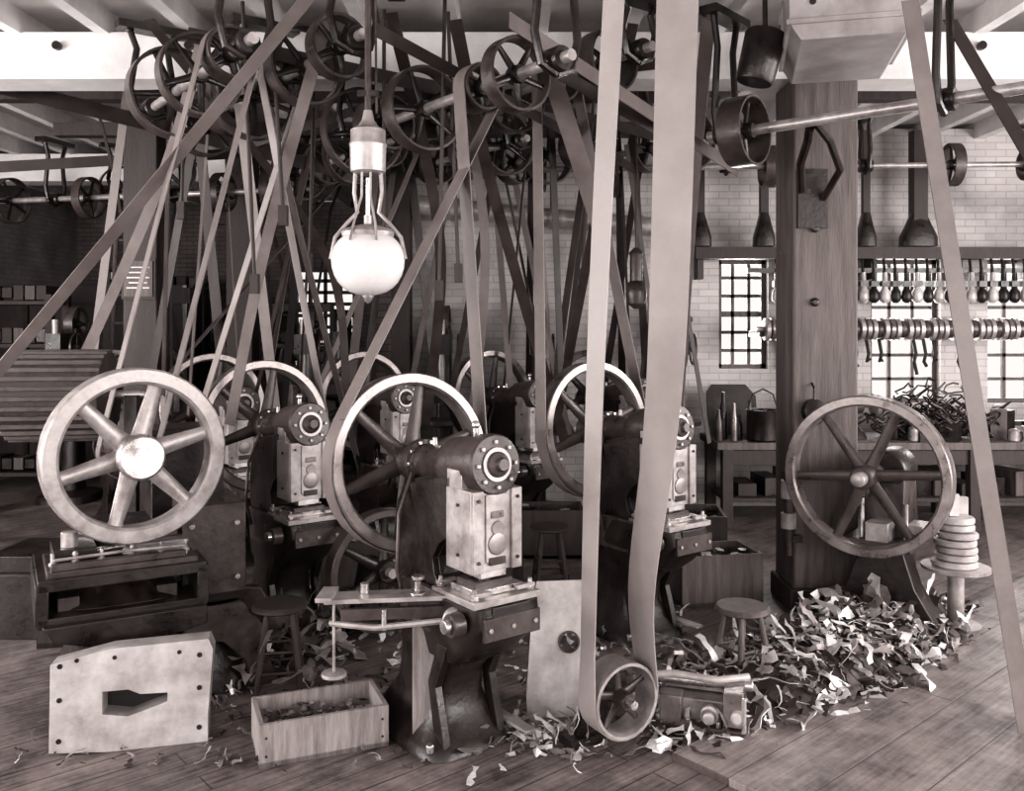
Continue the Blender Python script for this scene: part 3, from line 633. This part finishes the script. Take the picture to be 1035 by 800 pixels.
# ------------------------------------------------------------ right wall equipment
b=B('wall_shelf_rail'); b.box((3.7,9.3,2.84),(3.6,.22,.12),woodd)
for x in (1.98,2.9,3.8,4.7,5.4): b.box((x,9.44,2.7),(.06,.2,.25),iron)
b.box((3.95,9.28,2.66),(3.0,.05,.05),iron)
for k in range(24):
    x=2.75+k*.112
    b.lathe((x,9.24,2.34),(0,0,1),[(.02,-.02),(.045,0),(.056,.03),(.05,.10),(.03,.13),(.025,.30)],(platef,blackm,iron,platef,blackm)[k%5],14); b.cyl((x,9.24,2.6),(x,9.28,2.8),.014,blackm); b.box((x,9.24,2.52),(.08,.06,.06),iron)
b.done(low='dn')
# row of ground rollers carried on wall brackets below the fittings
b=B('roller_rack')
b.cyl((2.5,9.1,2.05),(5.3,9.1,2.05),.03,steelw)
for k in range(44):
    x=2.6+k*.06; r=.115-.02*(k%4==3); b.lathe((x,9.1,2.05),(1,0,0),[(r-.02,-.027),(r,-.02),(r,.02),(r-.02,.027)],(steelw,rimm,steelw,ironm)[k%4],24)
for x in (2.56,3.8,5.24): b.box((x,9.32,2.0),(.06,.42,.06),iron)
for x in (3.3,3.5,3.62,3.75,4.1,4.2,4.3,4.55): b.tube([(x,9.1,1.95),(x+.01,9.06,1.8),(x,9.08,1.72),(x+.03,9.08,1.66+.1*math.sin(x*9))],.018,iron)
b.done(low='dn')
for px,w in ((707,.09),(772,.08),(875,.07),(928,.14)):
    b=B('drop_hanger_post'); p=at(px,250,9.2); b.box((p.x,p.y,(CE-.1+2.8)/2),(w,w,CE-.1-2.8),woodd)
    b.rrloft([(2.755,w*1.3,-.1,.1),(2.85,w*1.3,-.1,.1),(2.97,w*.9,-.08,.08),(3.1,w*.5,-.06,.06)],iron,4,16,M=Matrix.Translation((p.x,p.y,0))); b.done()
b=B('work_bench'); b.box((3.9,8.85,.79),(3.9,.8,.07),woodp); b.box((3.9,8.5,.68),(3.8,.04,.14),woodd)
for x in (2.05,3.2,4.4,5.6):
    for y in (8.5,9.2): b.box((x,y,.38),(.1,.1,.76),woodd)
b.box((3.9,8.9,.25),(3.7,.6,.04),woodd)
for k in range(14): b.box((2.3+k*.24,8.9,.27+.06+.03*(k%3)),(.18,.4,.12+.06*(k%3)),[woodd,iron,woodp][k%3],rz=.1*(k%4))
b.done(bevel=.004)
BT=.825
b=B('glue_pot'); p=at(771,445,8.6); b.lathe((p.x,p.y,BT),(0,0,1),[(.13,0),(.15,.02),(.15,.28),(.16,.3),(.14,.3),(.14,.27)],iron,28); b.tube([(p.x-.15,p.y,BT+.285),(p.x-.1,p.y,BT+.45),(p.x,p.y,BT+.5),(p.x+.1,p.y,BT+.45),(p.x+.15,p.y,BT+.285)],.008,iron); b.done()
b=B('slate_board'); b.prism([(-.25,0),(.25,0),(.25,.4),(.15,.52),(-.2,.52),(-.25,.45)],-.015,.015,iron,plane='xz'); o=b.done(loc=(2.25,9.05,BT)); o.rotation_euler=(-.25,0,0)
for i,(r,h) in enumerate(((.05,.3),(.055,.46),(.045,.36),(.05,.24),(.04,.4),(.06,.2),(.045,.3))):
    b=B('oil_bottle'); x=2.0+.075*i; b.lathe((x,8.62+.12*(i%2),BT),(0,0,1),[(r*.7,0),(r*.75,.02),(r*.75,h*.6),(r*.4,h*.78),(r*.35,h),(.01,h)],[ironm,iron,rimm,iron,ironm,steelw,iron][i],20); b.done()
b=B('bench_vise'); b.box((2.9,8.6,BT+.06),(.14,.2,.12),iron); b.box((2.9,8.55,BT+.17),(.18,.1,.12),ironm); b.box((2.9,8.42,BT+.17),(.18,.06,.12),ironm); b.cyl((2.9,8.6,BT+.12),(2.9,8.3,BT+.12),.02,steel); b.cyl((2.8,8.3,BT+.12),(3.0,8.3,BT+.12),.01,steel); b.done()
b=B('grinding_head'); x=3.35; b.rrloft([(0,.14,-.12,.12),(.05,.12,-.1,.1),(.12,.06,-.05,.05),(.28,.06,-.05,.05)],iron,4,20,M=Matrix.Translation((x,8.8,BT))); b.cyl((x-.28,8.8,BT+.32),(x+.28,8.8,BT+.32),.02,steel); b.lathe((x,8.8,BT+.32),(1,0,0),[(.05,-.12),(.08,-.1),(.08,.1),(.05,.12)],ironm,20)
for s in (-1,1): b.lathe((x+s*.24,8.8,BT+.32),(s,0,0),[(.12,-.02),(.12,.03)],rimm,28)
b.done(bevel=.002)
b=B('bench_clutter')
for k in range(70):
    x=2.75+rs.random()*2.9; y=rs.uniform(8.55,9.15); h=rs.uniform(.04,.3)
    if abs(x-2.9)<.15 or abs(x-3.35)<.35: continue
    if k%2: b.box((x,y,BT+h/2),(rs.uniform(.05,.2),rs.uniform(.05,.14),h),rs.choice([iron,ironm,woodp,steelw,iron]),rz=rs.uniform(-.8,.8))
    else: b.lathe((x,y,BT),(0,0,1),[(.04,0),(.05,.01),(.05,h),(.03,h+.02)],rs.choice([iron,ironm,steelw,iron]),16)
b.done()
b=B('wire_tangle')
for k in range(120):
    c=Vector((random.gauss(4.1,.32),8.75+random.uniform(-.2,.2),BT+.08+abs(random.gauss(0,.15)))); n=[]
    for t in range(9):
        a=t*.7+k; r=random.uniform(.04,.12); n.append(c+Vector((r*math.cos(a),r*math.sin(a)*.6,r*math.sin(a+k)*.7)))
    for p in n: p.z=max(BT+.02,p.z)
    b.tube(n,.009,random.choice([iron,iron,ironm]),6)
b.done()
b=B('hanging_tools')
for k in range(12):
    x=1.75+.07*k if k<3 else 2.85+.1*(k-3); z=1.9+.1*(k%3); b.tube([(x,9.52,z),(x,9.5,z-.2),(x+.03,9.5,z-.32),(x,9.5,z-.42)],.014,iron); b.lathe((x,9.5,z-.1),(0,-1,0),[(.04,-.01),(.04,.01)],ironm,12)
b.done()
b=B('shaft_bracket')
b.tube([(1.95,6.0,2.85),(1.88,5.8,3.0),(1.86,5.6,3.1),(1.84,5.5,3.16)],.028,iron); b.tube([(2.1,6.0,2.8),(2.12,5.75,2.95),(2.0,5.6,3.1),(1.86,5.48,3.2)],.024,iron); b.box((2.03,6.02,2.8),(.2,.03,.4),iron); b.done()
b=B('pillar_pipe'); b.cyl((1.86,5.99,.4),(1.86,5.99,.98),.03,ironm); b.cyl((1.86,5.99,.78),(1.86,5.99,.9),.05,platef); b.cyl((1.86,5.99,.58),(1.86,5.99,.68),.05,platef); b.box((1.9,6.03,.5),(.12,.06,.05),iron); b.box((1.9,6.03,.93),(.12,.06,.05),iron); b.done()
b=B('cap_on_hook'); b.lathe((2.03,5.99,1.36),(.1,-1,.2),[(.05,-.02),(.09,0),(.08,.04),(.03,.06)],iron,18); b.tube([(2.03,6.03,1.55),(2.03,5.98,1.52),(2.03,5.98,1.4)],.008,iron); b.done()
# ------------------------------------------------------------ lower belt wheel behind main press
b=B('belt_pulley_wheel'); C=Vector((-.80,5.55,.42)); b.wheel(C,AX,.38,.1,.05,6,.07,.14,ironm,iron,rot=.5); b.cyl(C-AX*.2,C+AX*.12,.03,steelw); q=C-AX*.2
b.prism([(-.15,0),(.15,0),(.05,.46),(-.05,.46)],-.03,.03,iron,M=Matrix.Translation((q.x,q.y,0))@Matrix.Rotation(TH,4,'Z'),plane='xz'); b.done()
# ------------------------------------------------------------ background left
b=B('office_partition'); b.box((-6.0,12.6,1.25),(3.0,.08,2.5),woodd)
for i in range(6): b.box((-7.4+i*.56,12.54,1.25),(.06,.05,2.5),iron)
b.box((-6.0,12.5,2.35),(3.0,.1,.22),woodd); b.done()
b=B('wooden_ladder')
for s in (-.2,.2): b.tube([(s,0,0),(s,.9,3.0)],.03,woodp,8)
for k in range(9): b.cyl((-.2,.09+.1*k,.3+.333*k),(.2,.09+.1*k,.3+.333*k),.018,woodp)
b.done(loc=(-4.3,9.9,0),rz=.3)
def drill(x,y):
    b=B('drill_press'); b.rrloft([(0,.3,-.35,.35),(.08,.28,-.33,.33),(.12,.1,-.1,.2),(1.9,.07,-.02,.14)],iron,4,20)
    b.box((0,-.15,1.75),(.16,.5,.2),iron); b.cyl((0,-.35,1.2),(0,-.35,2.0),.035,steelw); b.cyl((0,-.35,1.15),(0,-.35,1.3),.05,ironm)
    b.lathe((0,-.2,.95),(0,0,1),[(.05,-.2),(.08,-.04),(.24,0),(.24,.04)],ironm,24); b.wheel((0,.12,1.95),(1,0,0),.2,.1,.02,5,.04,.1,ironm,iron)
    b.wheel((.16,-.2,1.7),(1,0,0),.16,.02,.015,4,.03,.04,ironm,ironm,w0=.01,w1=.008); b.done(loc=(x,y,0))
for x,y in ((-4.9,9.9),(-3.9,13.2),(-2.3,12.2),(-5.6,8.9),(1.4,8.3),(-5.2,7.4),(-2.1,9.3),(.25,9.1),(-.7,9.2),(1.65,9.1)): drill(x,y)
b=B('tool_cabinet'); b.box((-2.3,13.4,.8),(1.2,.5,1.6),woodd)
for i in range(3):
    for j in range(3): b.box((-2.66+i*.36,13.13,.35+j*.5),(.3,.03,.42),woodp)
b.done()
for x,y,w,h in ((-5.9,10.6,1.0,2.3),(-3.5,14.6,1.2,2.2),(-5.6,14.2,1.4,2.6)):
    b=B('stock_rack')
    for sx in (-1,1):
        for sy in (-.2,.2): b.box((sx*w/2,sy,h/2),(.08,.08,h),woodd)
    for k in range(5):
        b.box((0,0,.2+k*(h-.3)/4),(w,.5,.04),woodd)
        for j in range(7): b.box((-w/2+.1+j*(w-.2)/6,-.05,.2+k*(h-.3)/4+.12),(w/9,.3,.1+.08*rs.random()),rs.choice([iron,woodd,woodp]))
    b.done(loc=(x,y,0))
# ------------------------------------------------------------ light
w=bpy.data.worlds.new('overcast_sky'); S.world=w; w.use_nodes=True
bg=w.node_tree.nodes['Background']; bg.inputs[0].default_value=(1,.96,.94,1); bg.inputs[1].default_value=.85
def area(name,loc,tgt,sx,sy,e):
    l=bpy.data.lights.new(name,'AREA'); l.shape='RECTANGLE'; l.size=sx; l.size_y=sy; l.energy=e; l.color=(1,.955,.935)
    o=bpy.data.objects.new(name,l); S.collection.objects.link(o); o.location=loc; o.rotation_euler=(Vector(tgt)-Vector(loc)).to_track_quat('-Z','Y').to_euler(); return o
for o in lops: area('window_daylight',(-7.35,(o[0]+o[1])/2,2.2),(0,(o[0]+o[1])/2+2,1.2),1.5,2.2,195)
for o in lops: area('window_daylight',(7.35,(o[0]+o[1])/2,2.2),(0,(o[0]+o[1])/2+2,1.6),1.5,2.2,190)
for x in (-5.2,0,5.2): area('window_daylight',(x,-4.25,2.3),(x*.4,6,1.3),1.9,2.3,120)
for o in bops: area('window_daylight',((o[0]+o[1])/2,BW+.25,(o[2]+o[3])/2),((o[0]+o[1])/2-1.5,4,.8),o[1]-o[0],o[3]-o[2],50)
# ------------------------------------------------------------ camera
cd=bpy.data.cameras.new('camera'); cam=bpy.data.objects.new('camera',cd); S.collection.objects.link(cam)
cam.location=(0,0,H); cam.rotation_euler=(math.radians(90),0,0); cd.sensor_width=36; cd.lens=F/1035*36; cd.shift_y=-(400-HY)/1035; cd.clip_end=200
S.camera=cam
